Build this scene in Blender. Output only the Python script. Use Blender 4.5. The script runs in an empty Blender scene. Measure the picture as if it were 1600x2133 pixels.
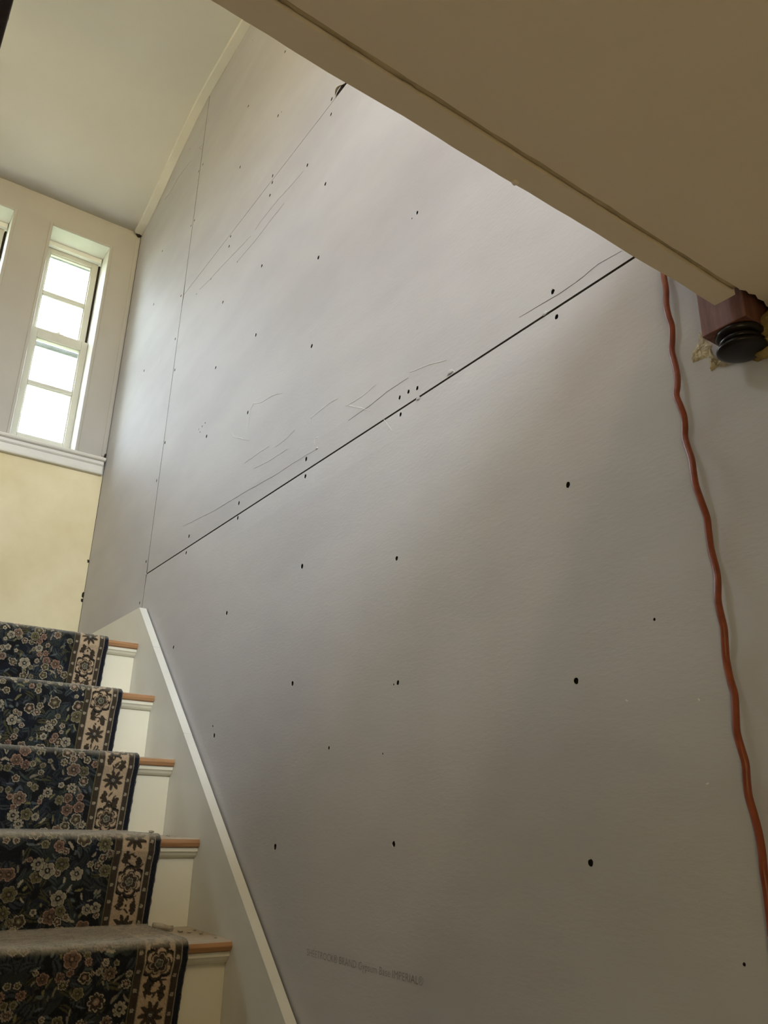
import bpy, bmesh, math, random
import numpy as np
from mathutils import Vector, Matrix
from mathutils.geometry import delaunay_2d_cdt

S = 2.475            # height of the lower seam of the drywall above the hall floor
C = bpy.context.scene.collection
scene = bpy.context.scene

# ------------------------------------------------------------------ camera
ROT = np.array([[0.822832890819346, -0.5678148408706211, 0.023072500361888203],
                [0.2197203469769493, 0.28043380113888916, -0.9343874208823247],
                [0.5240887357215447, 0.7739142004549763, 0.3555106291293239]])
FPX = 1685.78
CAM = np.array([-0.88836529, -2.8561066, -0.82389475 + S])
cam_data = bpy.data.cameras.new('camera')
cam = bpy.data.objects.new('camera', cam_data)
C.objects.link(cam)
m = Matrix.Identity(4)
for r in range(3):
    m[r][0] = ROT[0, r]; m[r][1] = -ROT[1, r]; m[r][2] = -ROT[2, r]; m[r][3] = CAM[r]
cam.matrix_world = m
cam_data.sensor_fit = 'HORIZONTAL'
cam_data.sensor_width = 36.0
cam_data.lens = FPX / 1600 * 36.0
cam_data.clip_start = 0.01
scene.camera = cam

# ------------------------------------------------------------------ colour management
scene.view_settings.view_transform = 'Standard'
scene.view_settings.look = 'None'
scene.view_settings.exposure = 0.90
scene.view_settings.gamma = 1.0
scene.view_settings.use_curve_mapping = False

# ------------------------------------------------------------------ world: overcast sky above, sunlit lawn and trees below the horizon
SKY = (10.0, 11.2, 12.6)
GROUND = (5.6, 4.5, 1.6)
world = bpy.data.worlds.new('world'); scene.world = world
world.use_nodes = True
nt = world.node_tree; nt.nodes.clear()
wo = nt.nodes.new('ShaderNodeOutputWorld'); bg = nt.nodes.new('ShaderNodeBackground')
tc = nt.nodes.new('ShaderNodeTexCoord'); sx = nt.nodes.new('ShaderNodeSeparateXYZ')
rp = nt.nodes.new('ShaderNodeValToRGB'); mr = nt.nodes.new('ShaderNodeMapRange')
nt.links.new(tc.outputs['Generated'], sx.inputs[0])
mr.inputs['From Min'].default_value = -0.06; mr.inputs['From Max'].default_value = 0.14
nt.links.new(sx.outputs['Z'], mr.inputs['Value'])
mx = nt.nodes.new('ShaderNodeMix'); mx.data_type = 'RGBA'
nt.links.new(mr.outputs[0], mx.inputs[0])
mx.inputs[6].default_value = (*GROUND, 1); mx.inputs[7].default_value = (*SKY, 1)
nt.links.new(mx.outputs[2], bg.inputs['Color'])
nt.links.new(bg.outputs[0], wo.inputs['Surface'])
nt.nodes.remove(rp)

def portal(name, loc, direction, w, h):
    l = bpy.data.lights.new(name, 'AREA'); l.shape = 'RECTANGLE'; l.size = w; l.size_y = h
    l.cycles.is_portal = True
    o = bpy.data.objects.new(name, l); C.objects.link(o)
    o.location = loc
    o.rotation_euler = Vector(direction).to_track_quat('-Z', 'Y').to_euler()
    return o

# openings for daylight (x or y ranges in metres, z relative to the seam)
FARY = 0.875
WX0, WX1, WZ0, WZ1 = -0.439, -0.145, 0.772, 1.962
WSTEP = -0.474
FILL_LAMP = 62.0           # emission of the added, unseen warm fill light
NWIN = 3  # the third stair window is unseen, added for its daylight
for i in range(NWIN):
    portal('window_portal', ((WX0 + WX1) / 2 + i * WSTEP, FARY + 0.175, S + (WZ0 + WZ1) / 2), (0, -1, 0), WX1 - WX0, WZ1 - WZ0)
BACKY = -5.2
UHX0, UHX1, UHZ0, UHZ1 = -2.08, -0.06, 0.98, 2.30          # upper hall opening, unseen, added to light risers and far wall
portal('added_opening_portal', ((UHX0 + UHX1) / 2, BACKY - 0.1, S + (UHZ0 + UHZ1) / 2), (0, 1, 0), UHX1 - UHX0, UHZ1 - UHZ0)
LHY0, LHY1, LHZ0, LHZ1 = -4.20, -3.82, -2.25, -1.00         # lower hall opening, unseen, added to light the low ceiling

OWY0, OWY1, OWZ0, OWZ1 = -1.85, -1.45, 1.15, 1.65           # upper hall side opening, unseen, added to light the plasterboard
XL = -2.15
portal('added_opening_portal', (XL - 0.1, (OWY0 + OWY1) / 2, S + (OWZ0 + OWZ1) / 2), (1, 0, 0), OWY1 - OWY0, OWZ1 - OWZ0)

portal('added_opening_portal', (XL - 0.1, (LHY0 + LHY1) / 2, S + (LHZ0 + LHZ1) / 2), (1, 0, 0), LHY1 - LHY0, LHZ1 - LHZ0)

# ------------------------------------------------------------------ helpers
random.seed(7); rng = np.random.default_rng(11)

def ray(u, v):
    return ROT.T @ np.array([u - 800.0, v - 1066.5, FPX])
def on_plane(u, v, ax, val):
    r = ray(u, v); return CAM + r * ((val - CAM[ax]) / r[ax])
def wall_yz(u, v, x=0.0):
    p = on_plane(u, v, 0, x); return p[1], p[2] - S        # y, z relative to the seam

def mesh_obj(name, verts, faces, mat=None, parent=None, smooth=False):
    me = bpy.data.meshes.new(name)
    me.from_pydata([tuple(map(float, v)) for v in verts], [], faces)
    me.update()
    if mat is not None: me.materials.append(mat)
    if smooth: me.polygons.foreach_set('use_smooth', [True] * len(me.polygons))
    o = bpy.data.objects.new(name, me); C.objects.link(o)
    if parent is not None: attach(o, parent)
    return o
def attach(o, parent):
    o.parent = parent
    t = Vector((0, 0, 0)); p = parent
    while p is not None:
        if p.type == 'EMPTY': t += p.location
        p = p.parent
    if parent.type == 'EMPTY': o.matrix_parent_inverse = Matrix.Translation(-t)
def bm_obj(name, bm, mat, parent=None, smooth=False):
    bmesh.ops.recalc_face_normals(bm, faces=bm.faces)
    me = bpy.data.meshes.new(name); bm.to_mesh(me); bm.free()
    if mat is not None: me.materials.append(mat)
    if smooth: me.polygons.foreach_set('use_smooth', [True] * len(me.polygons))
    o = bpy.data.objects.new(name, me); C.objects.link(o)
    if parent is not None: attach(o, parent)
    return o
def add_box(bm, x0, x1, y0, y1, z0, z1, mi=0):
    vs = [bm.verts.new((x, y, z + S)) for z in (z0, z1) for y in (y0, y1) for x in (x0, x1)]
    for f in ((0, 2, 3, 1), (4, 5, 7, 6), (0, 1, 5, 4), (2, 6, 7, 3), (0, 4, 6, 2), (1, 3, 7, 5)):
        fc = bm.faces.new([vs[i] for i in f]); fc.material_index = mi
def box(name, x0, x1, y0, y1, z0, z1, mat, parent=None, bev=0.0, seg=2):
    bm = bmesh.new(); add_box(bm, x0, x1, y0, y1, z0, z1)
    if bev: bmesh.ops.bevel(bm, geom=list(bm.edges), offset=bev, segments=seg, profile=0.5, affect='EDGES')
    return bm_obj(name, bm, mat, parent)
def extrude_x(name, prof, x0, x1, mat, parent=None, nx=1, smooth=False):
    """prof: closed list of (y, z rel)"""
    vs = []; n = len(prof)
    for k in range(nx + 1):
        x = x0 + (x1 - x0) * k / nx
        vs += [(x, y, z + S) for y, z in prof]
    fs = [[k * n + i, k * n + (i + 1) % n, (k + 1) * n + (i + 1) % n, (k + 1) * n + i] for k in range(nx) for i in range(n)]
    fs += [list(range(n))[::-1], [nx * n + i for i in range(n)]]
    bm = bmesh.new(); bv = [bm.verts.new(v) for v in vs]
    for f in fs: bm.faces.new([bv[i] for i in f])
    return bm_obj(name, bm, mat, parent, smooth)
def tube(name, pts, rad, mat, parent=None, seg=12):
    pts = [Vector(p) for p in pts]; vs = []; fs = []
    n = len(pts); up = Vector((1, 0, 0))
    for i, p in enumerate(pts):
        d = (pts[min(i + 1, n - 1)] - pts[max(i - 1, 0)]).normalized()
        a = (up - d * up.dot(d)).normalized(); b = d.cross(a)
        r = rad[i] if hasattr(rad, '__len__') else rad
        for k in range(seg):
            t = 2 * math.pi * k / seg
            vs.append(p + a * math.cos(t) * r + b * math.sin(t) * r)
    for i in range(n - 1):
        for k in range(seg):
            fs.append([i * seg + k, i * seg + (k + 1) % seg, (i + 1) * seg + (k + 1) % seg, (i + 1) * seg + k])
    fs += [list(range(seg))[::-1], [(n - 1) * seg + k for k in range(seg)]]
    return mesh_obj(name, vs, fs, mat, parent, smooth=True)
def lathe(name, prof, cx, cy, mat, parent=None, seg=40):
    """prof: list of (radius, z rel) from top to bottom"""
    vs = []; fs = []
    for r, z in prof:
        for k in range(seg):
            t = 2 * math.pi * k / seg
            vs.append((cx + r * math.cos(t), cy + r * math.sin(t), z + S))
    for i in range(len(prof) - 1):
        for k in range(seg):
            fs.append([i * seg + k, (i + 1) * seg + k, (i + 1) * seg + (k + 1) % seg, i * seg + (k + 1) % seg])
    fs += [list(range(seg)), [(len(prof) - 1) * seg + k for k in range(seg)][::-1]]
    o = mesh_obj(name, vs, fs, mat, parent)
    for p in o.data.polygons: p.use_smooth = len(p.vertices) == 4
    return o
def empty(name, x, y, z):
    o = bpy.data.objects.new(name, None); C.objects.link(o); o.location = (x, y, z + S); o.empty_display_size = 0.1
    return o
def tag(o, label, cat, group=None):
    o['label'] = label; o['category'] = cat
    if group: o['group'] = group
    return o
def structure(o, label=None):
    o['kind'] = 'structure'
    if label: o['label'] = label
    return o

# ------------------------------------------------------------------ materials
def new_mat(name):
    mt = bpy.data.materials.new(name); mt.use_nodes = True
    b = mt.node_tree.nodes['Principled BSDF']
    return mt, mt.node_tree, b
def node(nt, kind, **kw):
    n = nt.nodes.new(kind)
    for k, v in kw.items():
        if k in n.inputs: n.inputs[k].default_value = v
        else: setattr(n, k, v)
    return n
def noise(nt, scale, detail=3, rough=0.55, stretch=(1, 1, 1)):
    tc = nt.nodes.new('ShaderNodeTexCoord'); mp = nt.nodes.new('ShaderNodeMapping')
    mp.inputs['Scale'].default_value = stretch
    nz = node(nt, 'ShaderNodeTexNoise', Scale=scale, Detail=detail, Roughness=rough)
    nt.links.new(tc.outputs['Object'], mp.inputs[0]); nt.links.new(mp.outputs[0], nz.inputs['Vector'])
    return nz
def ramp(nt, src, stops):
    r = nt.nodes.new('ShaderNodeValToRGB'); e = r.color_ramp.elements
    while len(e) < len(stops): e.new(0.5)
    for el, (p, c) in zip(e, stops): el.position = p; el.color = (*c, 1)
    nt.links.new(src, r.inputs[0]); return r
def bump(nt, b, src, strength, dist):
    bp = node(nt, 'ShaderNodeBump', Strength=strength, Distance=dist)
    nt.links.new(src, bp.inputs['Height']); nt.links.new(bp.outputs[0], b.inputs['Normal']); return bp
def mottled(name, c0, c1, scale, rough=0.6, bs=0.15, bd=0.001, bscale=120, stretch=(1, 1, 1), lo=0.35, hi=0.65, spec=0.3):
    mt, nt, b = new_mat(name)
    n1 = noise(nt, scale, 4, 0.6, stretch)
    r = ramp(nt, n1.outputs['Fac'], [(lo, c0), (hi, c1)])
    nt.links.new(r.outputs[0], b.inputs['Base Color'])
    b.inputs['Roughness'].default_value = rough; b.inputs['Specular IOR Level'].default_value = spec
    n2 = noise(nt, bscale, 3, 0.6, stretch)
    bump(nt, b, n2.outputs['Fac'], bs, bd)
    return mt

M = {}
M['drywall'] = mottled('drywall_paper', (0.498, 0.480, 0.487), (0.558, 0.542, 0.540), 4.5, 0.62, 0.35, 0.0010, 170, (1, 0.35, 1), spec=0.28)
M['gypsum'] = mottled('gypsum_core', (0.62, 0.60, 0.55), (0.72, 0.70, 0.64), 60, 0.9)
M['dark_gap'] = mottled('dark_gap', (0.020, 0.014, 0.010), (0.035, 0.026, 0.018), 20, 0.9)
M['crease'] = mottled('paper_crease', (0.20, 0.18, 0.17), (0.27, 0.25, 0.23), 40, 0.8)
M['scuff'] = mottled('paper_scuff', (0.66, 0.65, 0.63), (0.74, 0.73, 0.70), 40, 0.8)
M['ink'] = mottled('faded_ink', (0.22, 0.205, 0.20), (0.38, 0.36, 0.35), 30, 0.8, lo=0.35, hi=0.75)
M['screw'] = mottled('black_screw', (0.008, 0.008, 0.008), (0.016, 0.015, 0.014), 200, 0.6)
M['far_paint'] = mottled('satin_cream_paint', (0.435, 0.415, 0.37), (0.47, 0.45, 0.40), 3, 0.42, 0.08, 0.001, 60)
M['trim_paint'] = mottled('white_trim_paint', (0.70, 0.685, 0.62), (0.76, 0.745, 0.68), 4, 0.38, 0.08, 0.0008, 50)
M['sash_paint'] = mottled('sash_paint', (0.50, 0.485, 0.42), (0.55, 0.535, 0.465), 6, 0.4, 0.05, 0.0005, 60)
M['storm'] = mottled('storm_frame_grey', (0.16, 0.17, 0.17), (0.22, 0.23, 0.23), 20, 0.5)
M['board_edge'] = mottled('board_edge_paper', (0.10, 0.085, 0.07), (0.15, 0.13, 0.11), 30, 0.9)
M['added_lawn'] = mottled('added_lawn_block', (0.07, 0.085, 0.035), (0.13, 0.14, 0.06), 0.5, 0.9)
M['riser_paint'] = mottled('cream_riser_paint', (0.79, 0.745, 0.57), (0.83, 0.79, 0.62), 4, 0.38, 0.08, 0.0008, 50)
M['skirt_paint'] = mottled('skirt_paint', (0.74, 0.73, 0.66), (0.79, 0.78, 0.71), 5, 0.35, 0.08, 0.0008, 50)
M['ceiling'] = mottled('ceiling_paint', (0.645, 0.63, 0.595), (0.685, 0.67, 0.635), 2, 0.7, 0.12, 0.001, 45)
M['low_ceiling'] = mottled('low_ceiling_paint', (0.80, 0.70, 0.565), (0.84, 0.735, 0.60), 3, 0.7, 0.2, 0.001, 70)
M['plaster'] = mottled('bare_yellow_plaster', (0.72, 0.63, 0.38), (0.81, 0.73, 0.48), 3.5, 0.75, 0.25, 0.002, 35)
M['rough_plaster'] = mottled('torn_plaster', (0.50, 0.42, 0.27), (0.82, 0.76, 0.60), 55, 0.9, 0.8, 0.004, 130)
M['old_plaster'] = mottled('ochre_plaster', (0.19, 0.125, 0.04), (0.33, 0.235, 0.09), 45, 0.9, 0.8, 0.004, 120)
M['wall_plain'] = mottled('hall_wall_paint', (0.62, 0.595, 0.545), (0.68, 0.655, 0.60), 2, 0.7)
M['caulk'] = mottled('caulk', (0.42, 0.34, 0.215), (0.50, 0.41, 0.265), 40, 0.6)
M['dust'] = mottled('plaster_dust', (0.42, 0.37, 0.28), (0.56, 0.51, 0.42), 90, 0.95)

def wood(name, c0, c1, c2, scale=9, stretch=(1, 14, 14), rough=0.4, dust=None):
    mt, nt, b = new_mat(name)
    n1 = noise(nt, scale, 5, 0.6, stretch)
    r = ramp(nt, n1.outputs['Fac'], [(0.3, c0), (0.5, c1), (0.7, c2)])
    col = r.outputs[0]
    if dust:
        geo = nt.nodes.new('ShaderNodeNewGeometry'); sp = nt.nodes.new('ShaderNodeSeparateXYZ')
        nt.links.new(geo.outputs['True Normal'], sp.inputs[0])
        mr = node(nt, 'ShaderNodeMapRange'); mr.inputs['From Min'].default_value = 0.6; mr.inputs['From Max'].default_value = 0.95
        nt.links.new(sp.outputs['Z'], mr.inputs['Value'])
        n3 = noise(nt, 30, 5, 0.7); r3 = ramp(nt, n3.outputs['Fac'], [(0.3, (0.45,) * 3), (0.6, (0.95,) * 3)])
        ml = node(nt, 'ShaderNodeMath', operation='MULTIPLY')
        nt.links.new(mr.outputs[0], ml.inputs[0]); nt.links.new(r3.outputs[0], ml.inputs[1])
        mx = nt.nodes.new('ShaderNodeMix'); mx.data_type = 'RGBA'
        nt.links.new(ml.outputs[0], mx.inputs[0]); nt.links.new(col, mx.inputs[6]); mx.inputs[7].default_value = (*dust, 1)
        col = mx.outputs[2]
    nt.links.new(col, b.inputs['Base Color'])
    b.inputs['Roughness'].default_value = rough
    bump(nt, b, n1.outputs['Fac'], 0.15, 0.001)
    return mt
M['oak'] = wood('oak_tread', (0.30, 0.145, 0.055), (0.40, 0.205, 0.085), (0.48, 0.265, 0.12), 9, (1, 14, 14), 0.45, dust=(0.50, 0.45, 0.36))
M['mahogany'] = wood('mahogany', (0.115, 0.042, 0.030), (0.175, 0.072, 0.054), (0.24, 0.105, 0.08), 14, (8, 8, 1), 0.5)
M['dark_wood'] = wood('dark_brown_wood', (0.018, 0.009, 0.006), (0.030, 0.015, 0.010), (0.045, 0.024, 0.016), 12, (8, 8, 1), 0.35)
M['bronze'] = mottled('dark_turned_wood', (0.006, 0.004, 0.0035), (0.012, 0.008, 0.006), 25, 0.30, 0.05, spec=0.3)
M['floor'] = wood('hall_oak_floor', (0.33, 0.21, 0.115), (0.43, 0.285, 0.165), (0.51, 0.345, 0.205), 6, (14, 1, 14), 0.35)

mt, nt, b = new_mat('orange_cord')
n1 = noise(nt, 60, 3); r = ramp(nt, n1.outputs['Fac'], [(0.3, (0.20, 0.040, 0.013)), (0.7, (0.31, 0.068, 0.023))])
nt.links.new(r.outputs[0], b.inputs['Base Color']); b.inputs['Roughness'].default_value = 0.38
M['cord'] = mt

mt = bpy.data.materials.new('window_glass'); mt.use_nodes = True; nt = mt.node_tree; nt.nodes.clear()
out = nt.nodes.new('ShaderNodeOutputMaterial'); tr = nt.nodes.new('ShaderNodeBsdfTransparent'); gl = nt.nodes.new('ShaderNodeBsdfGlossy')
tr.inputs[0].default_value = (0.95, 0.97, 0.96, 1); gl.inputs['Roughness'].default_value = 0.02
ms = nt.nodes.new('ShaderNodeMixShader'); ms.inputs[0].default_value = 0.05
nt.links.new(tr.outputs[0], ms.inputs[1]); nt.links.new(gl.outputs[0], ms.inputs[2]); nt.links.new(ms.outputs[0], out.inputs['Surface'])
M['glass'] = mt

mt, nt, b = new_mat('carpet')
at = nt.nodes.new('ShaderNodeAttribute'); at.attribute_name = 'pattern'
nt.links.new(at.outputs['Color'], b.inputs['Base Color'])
b.inputs['Roughness'].default_value = 0.95; b.inputs['Specular IOR Level'].default_value = 0.1
b.inputs['Sheen Weight'].default_value = 0.3; b.inputs['Sheen Roughness'].default_value = 0.5
n2 = noise(nt, 420, 2); bump(nt, b, n2.outputs['Fac'], 0.6, 0.002)
M['carpet'] = mt

# ------------------------------------------------------------------ the right wall: plaster base boards on a dark backing
CEIL = [(0.90, 2.115), (0.78, 2.130), (0.66, 2.158), (0.57, 2.190), (0.49, 2.222), (0.40, 2.256), (0.30, 2.290), (0.22, 2.314), (0.14, 2.334), (0.07, 2.347), (0.0, 2.355), (-0.2, 2.360), (-0.45, 2.360), (-5.3, 2.360)]   # y, z of upper ceiling
def ceil_z(y):
    ys = [c[0] for c in CEIL][::-1]; zs = [c[1] for c in CEIL][::-1]
    return float(np.interp(y, ys, zs))

bm = bmesh.new(); add_box(bm, 0.0135, 0.12, BACKY - 0.15, FARY + 0.2, -S - 0.02, 2.6)
wall_right = structure(bm_obj('wall_right', bm, M['dark_gap']), 'tall stair wall of unpainted grey plasterboard sheets')

def panel_x(z, edges):
    """tapered factory edges sink towards the joint"""
    x = 0.0
    for ze in edges:
        d = abs(z - ze)
        if d < 0.065: x = max(x, 0.0016 * (1 - d / 0.065))
    return x

def pip(p, poly):
    x, y = p; c = False; n = len(poly)
    for i in range(n):
        x1, y1 = poly[i]; x2, y2 = poly[(i + 1) % n]
        if (y1 > y) != (y2 > y) and x < (x2 - x1) * (y - y1) / (y2 - y1) + x1: c = not c
    return c

big = [(320,634),(300,772),(338,523),(365,706),(377,616),(398,470),(414,357),(326,1001),(304,1170),(290.5,1256),(310,1164),(305.5,1202),
 (404.7,459),(422.5,342),(545,554),(663,536.5),(677.6,383),(464,629.6),(562,407),(477,513),(479.5,492),(689,238),(532.5,698),(649,721),(449,766),(516,859),
 (430,909),(343.5,922),(364,770.6),(637,956),(635,992),(497,1048),(494,1079),(393,1117),(387,1151.5),(831.5,828),(868,808.5),(833,863),(826,1163),(629,1179.5),
 (1150.5,607),(1158,659.5),(472,1277),(361,1348),(609,1424),(828.5,1422),(446,1532),(1183,1010),(1200,1419),(1230,1798),(820,1758),(573,1764),(869,443),
 (517,221),(579,241),(500,348),(567,366),(566,380),(690,206),(593.5,108),(384.5,608),(640,344),(850,815.5)]
small = [(414,894),(421,888),(427,881),(430,252),(395.5,310),(361,374),(357,403),(439,581),(409,612.5),(494,545.6),(820,1426),(443,1513),(685,1558),(1550,2009),(1363,1290),
 (858,455),(586,233),(526,84),(416.5,900),(797,1570)]
holes = [(*wall_yz(*p), 0.0048 if wall_yz(*p)[0] < -1.5 else 0.0062) for p in big] + [(*wall_yz(*p), 0.0022 if wall_yz(*p)[0] < -1.5 else 0.0036) for p in small]

def panel(name, outline, edges, extra_lines=()):
    """outline (y,z) closed; real screw holes cut through the face"""
    pts = [Vector(p) for p in outline]; n = len(pts)
    eds = [(i, (i + 1) % n) for i in range(n)]
    mine = []
    for (y, z, r) in holes:
        if pip((y, z), outline) and min(abs(z - e) for e in list(edges) + [99]) > r + 0.0025 and abs(y) > r + 0.002:
            k = 12 if r > 0.003 else 8; s = len(pts)
            ph = random.random()
            ring = []
            for j in range(k):
                t = 2 * math.pi * (j + ph) / k; rr = r * random.uniform(0.88, 1.12)
                ring.append((y + rr * math.cos(t), z + rr * 1.08 * math.sin(t)))
            pts += [Vector(q) for q in ring]; eds += [(s + j, s + (j + 1) % k) for j in range(k)]
            mine.append((y, z, r, ring))
    ymin = min(p[0] for p in outline); ymax = max(p[0] for p in outline)
    for ze in edges:
        for sgn in (-1, 1):
            zl = ze + sgn * 0.065
            if pip(((ymin + ymax) / 2, zl), outline):
                s = len(pts); pts += [Vector((ymin, zl)), Vector((ymax, zl))]; eds.append((s, s + 1))
    vo, eo, fo, *_ = delaunay_2d_cdt(pts, eds, [], 0, 1e-6)
    verts = [(panel_x(v.y, edges), v.x, v.y + S) for v in vo]
    faces = []
    for f in fo:
        cx = sum(vo[i].x for i in f) / 3; cy = sum(vo[i].y for i in f) / 3
        if not pip((cx, cy), outline): continue
        if any((cx - h[0]) ** 2 + (cy - h[1]) ** 2 < (h[2] * 1.2) ** 2 and pip((cx, cy), h[3]) for h in mine): continue
        a, b_, c_ = [vo[i] for i in f]
        area = (b_ - a).cross(c_ - a) if hasattr(a, 'cross') else 0
        faces.append(list(f)[::-1] if area > 0 else list(f))
    nb = len(verts)
    # edge returns of the board (12.5 mm core)
    for i in range(n):
        y, z = outline[i]; verts.append((panel_x(z, edges), y, z + S)); verts.append((0.0125, y, z + S))
    core = []; rims = []; deep = []
    for i in range(n):
        j = (i + 1) % n
        core.append([nb + 2 * i, nb + 2 * j, nb + 2 * j + 1, nb + 2 * i + 1])
    for (y, z, r, ring) in mine:
        s = len(verts); k = len(ring); x0 = panel_x(z, edges)
        for (a, b2) in ring: verts.append((x0, a, b2 + S))
        for (a, b2) in ring: verts.append((x0 + 0.0007, y + (a - y) * 0.93, z + (b2 - z) * 0.93 + S))
        for (a, b2) in ring: verts.append((x0 + 0.0090, y + (a - y) * 0.88, z + (b2 - z) * 0.88 + S))
        for j in range(k): rims.append([s + j, s + (j + 1) % k, s + k + (j + 1) % k, s + k + j])
        for j in range(k): deep.append([s + k + j, s + k + (j + 1) % k, s + 2 * k + (j + 1) % k, s + 2 * k + j])
    o = mesh_obj(name, verts, faces + core + rims + deep, M['drywall'], wall_right)
    for k in ('board_edge', 'gypsum', 'screw'): o.data.materials.append(M[k])
    mi = [0] * len(faces) + [1] * len(core) + [2] * len(rims) + [3] * len(deep); o.data.polygons.foreach_set('material_index', mi)
    for (y, z, r, ring) in mine:
        x0 = panel_x(z, edges) + 0.0046
        rr = r * 0.97; k = 12
        vs = [(x0, y + rr * math.cos(2 * math.pi * j / k), z + S + rr * 1.05 * math.sin(2 * math.pi * j / k)) for j in range(k)] + \
             [(x0 + 0.0012, y + rr * 0.4 * math.cos(2 * math.pi * j / k), z + S + rr * 0.4 * math.sin(2 * math.pi * j / k)) for j in range(k)]
        fs = [[j, (j + 1) % k, k + (j + 1) % k, k + j][::-1] for j in range(k)] + [[k + j for j in range(k)][::-1]]
        mesh_obj('screw', vs, fs, M['screw'], o)
    return o

G = 0.0021
bA = panel('plasterboard', [(-2.439, -1.2185), (-G, -1.2185), (-G, -0.0024), (-2.439, -0.0024)], [0.0])
bB = panel('plasterboard', [(-2.439, 0.0022), (-G, 0.0022), (-G, 1.2186), (-2.439, 1.2186)], [0.0, 1.22])
# the top board has a broken corner where it meets the joint
ty, tz = wall_yz(697, 214); ty2, tz2 = wall_yz(735, 168)
bC = panel('plasterboard', [(-2.439, 1.2205), (ty2 - 0.05, 1.2205), (ty2 - 0.01, tz2 + 0.034), (ty2 + 0.03, tz2 + 0.028), (ty - 0.035, 1.2205 + 0.020), (ty - 0.008, 1.2205 + 0.010), (ty, 1.2205),
                            (-G, 1.2205), (-G, 2.36), (-2.439, 2.36)], [1.22])
bD = panel('plasterboard', [(G, -0.27), (FARY - 0.007, -0.27), (FARY - 0.005, 0.3), (FARY - 0.009, 0.62), (FARY - 0.006, 0.9), (FARY - 0.008, 2.10), (0.66, 2.158), (0.49, 2.222), (0.30, 2.290), (G, 2.36)], [])
for (y0, y1) in ((-5.2, -2.441),):
    panel('plasterboard', [(y0, -1.2185), (y1, -1.2185), (y1, -0.0018), (y0, -0.0018)], [0.0])
    panel('plasterboard', [(y0, 0.0013), (y1, 0.0013), (y1, 1.2193), (y0, 1.2193)], [0.0, 1.22])
    panel('plasterboard', [(y0, 1.2205), (y1, 1.2205), (y1, 2.36), (y0, 2.36)], [1.22])
panel('plasterboard', [(-5.2, -2.47), (-2.441, -2.47), (-2.441, -1.2205), (-5.2, -1.2205)], [])
panel('plasterboard', [(-2.439, -2.47), (-G, -2.47), (-G, -1.2205), (-2.439, -1.2205)], [])

def ribbon(name, px, w, mat, parent, off=0.0004, edges=(0.0, 1.22)):
    P = [np.array(wall_yz(*p)) for p in px]
    # subdivide with small wander
    Q = []
    for a, b2 in zip(P[:-1], P[1:]):
        k = max(2, int(np.linalg.norm(b2 - a) / 0.02))
        for i in range(k):
            Q.append(a + (b2 - a) * i / k + rng.normal(0, 0.0006, 2))
    Q.append(P[-1]); vs = []; fs = []; n = len(Q)
    for i, q in enumerate(Q):
        d = Q[min(i + 1, n - 1)] - Q[max(i - 1, 0)]; d = d / (np.linalg.norm(d) + 1e-9); nn = np.array([-d[1], d[0]])
        ww = w * (0.35 + 0.65 * math.sin(math.pi * (i + 0.6) / (n + 0.2))) * rng.uniform(0.6, 1.2) / 2
        for s in (-1, 1):
            c = q + nn * ww * s
            vs.append((panel_x(c[1], edges) - off, c[0], c[1] + S))
        cc = q; vs.append((panel_x(cc[1], edges) - off - 0.0004, cc[0], cc[1] + S))
    for i in range(n - 1):
        a = 3 * i; b2 = a + 3
        fs += [[a, a + 2, b2 + 2, b2], [a + 2, a + 1, b2 + 1, b2 + 2]]
    return mesh_obj(name, vs, fs, mat, parent)
for px in ([(380,1097),(446,1064),(512,1024),(574,989),(616,962),(661,934)], [(725,876),(768,847),(806,816),(851,787)],
           [(1081,661),(1117,639.5),(1164,612),(1197,589),(1215,576),(1246,549),(1295,522)], [(632,357),(608,385),(577,419),(542,463),(532,479)],
           [(592,424),(561,463),(537,495),(494,546)], [(523,492),(464,553),(439,581),(416,603)]):
    ribbon('paper_crease', px, 0.0013, M['crease'], bB)
for px in ([(398,335),(372,369),(353.5,403),(343,416)], [(423,300),(415,309),(420,311)]):
    ribbon('paper_crease', px, 0.002, M['crease'], bD)
for px in ([(589,820),(570,822),(545,838),(529,840),(521.5,855),(514,902)], [(472,894),(490,911),(520,917)], [(647,880),(647,871),(686,840),(704,830)],
           [(574,931),(597,913),(614,896)], [(655,929),(657,913),(663,911)], [(853,776),(892,760),(930,750)], [(721,845),(752,849),(775,857)],
           [(725,843),(755,825),(783,801)], [(510,965),(535,946),(560,930)], [(530,975),(560,960),(600,935)], [(930,783),(942,770),(946,775)]):
    ribbon('paper_scuff', px, 0.0024, M['scuff'], bB)
ribbon('paper_scuff', [(799,874),(816,896)], 0.002, M['scuff'], bA)
ribbon('paper_scuff', [(1303,1459),(1309,1461)], 0.0035, M['scuff'], bA)
ribbon('paper_scuff', [(1471,1633),(1478,1632)], 0.0035, M['scuff'], bA)
ribbon('paper_scuff', [(1456,1458),(1459,1460)], 0.0035, M['scuff'], bA)
ribbon('paper_scuff', [(334,729),(332,748),(330,765)], 0.003, M['scuff'], bD)

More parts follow.
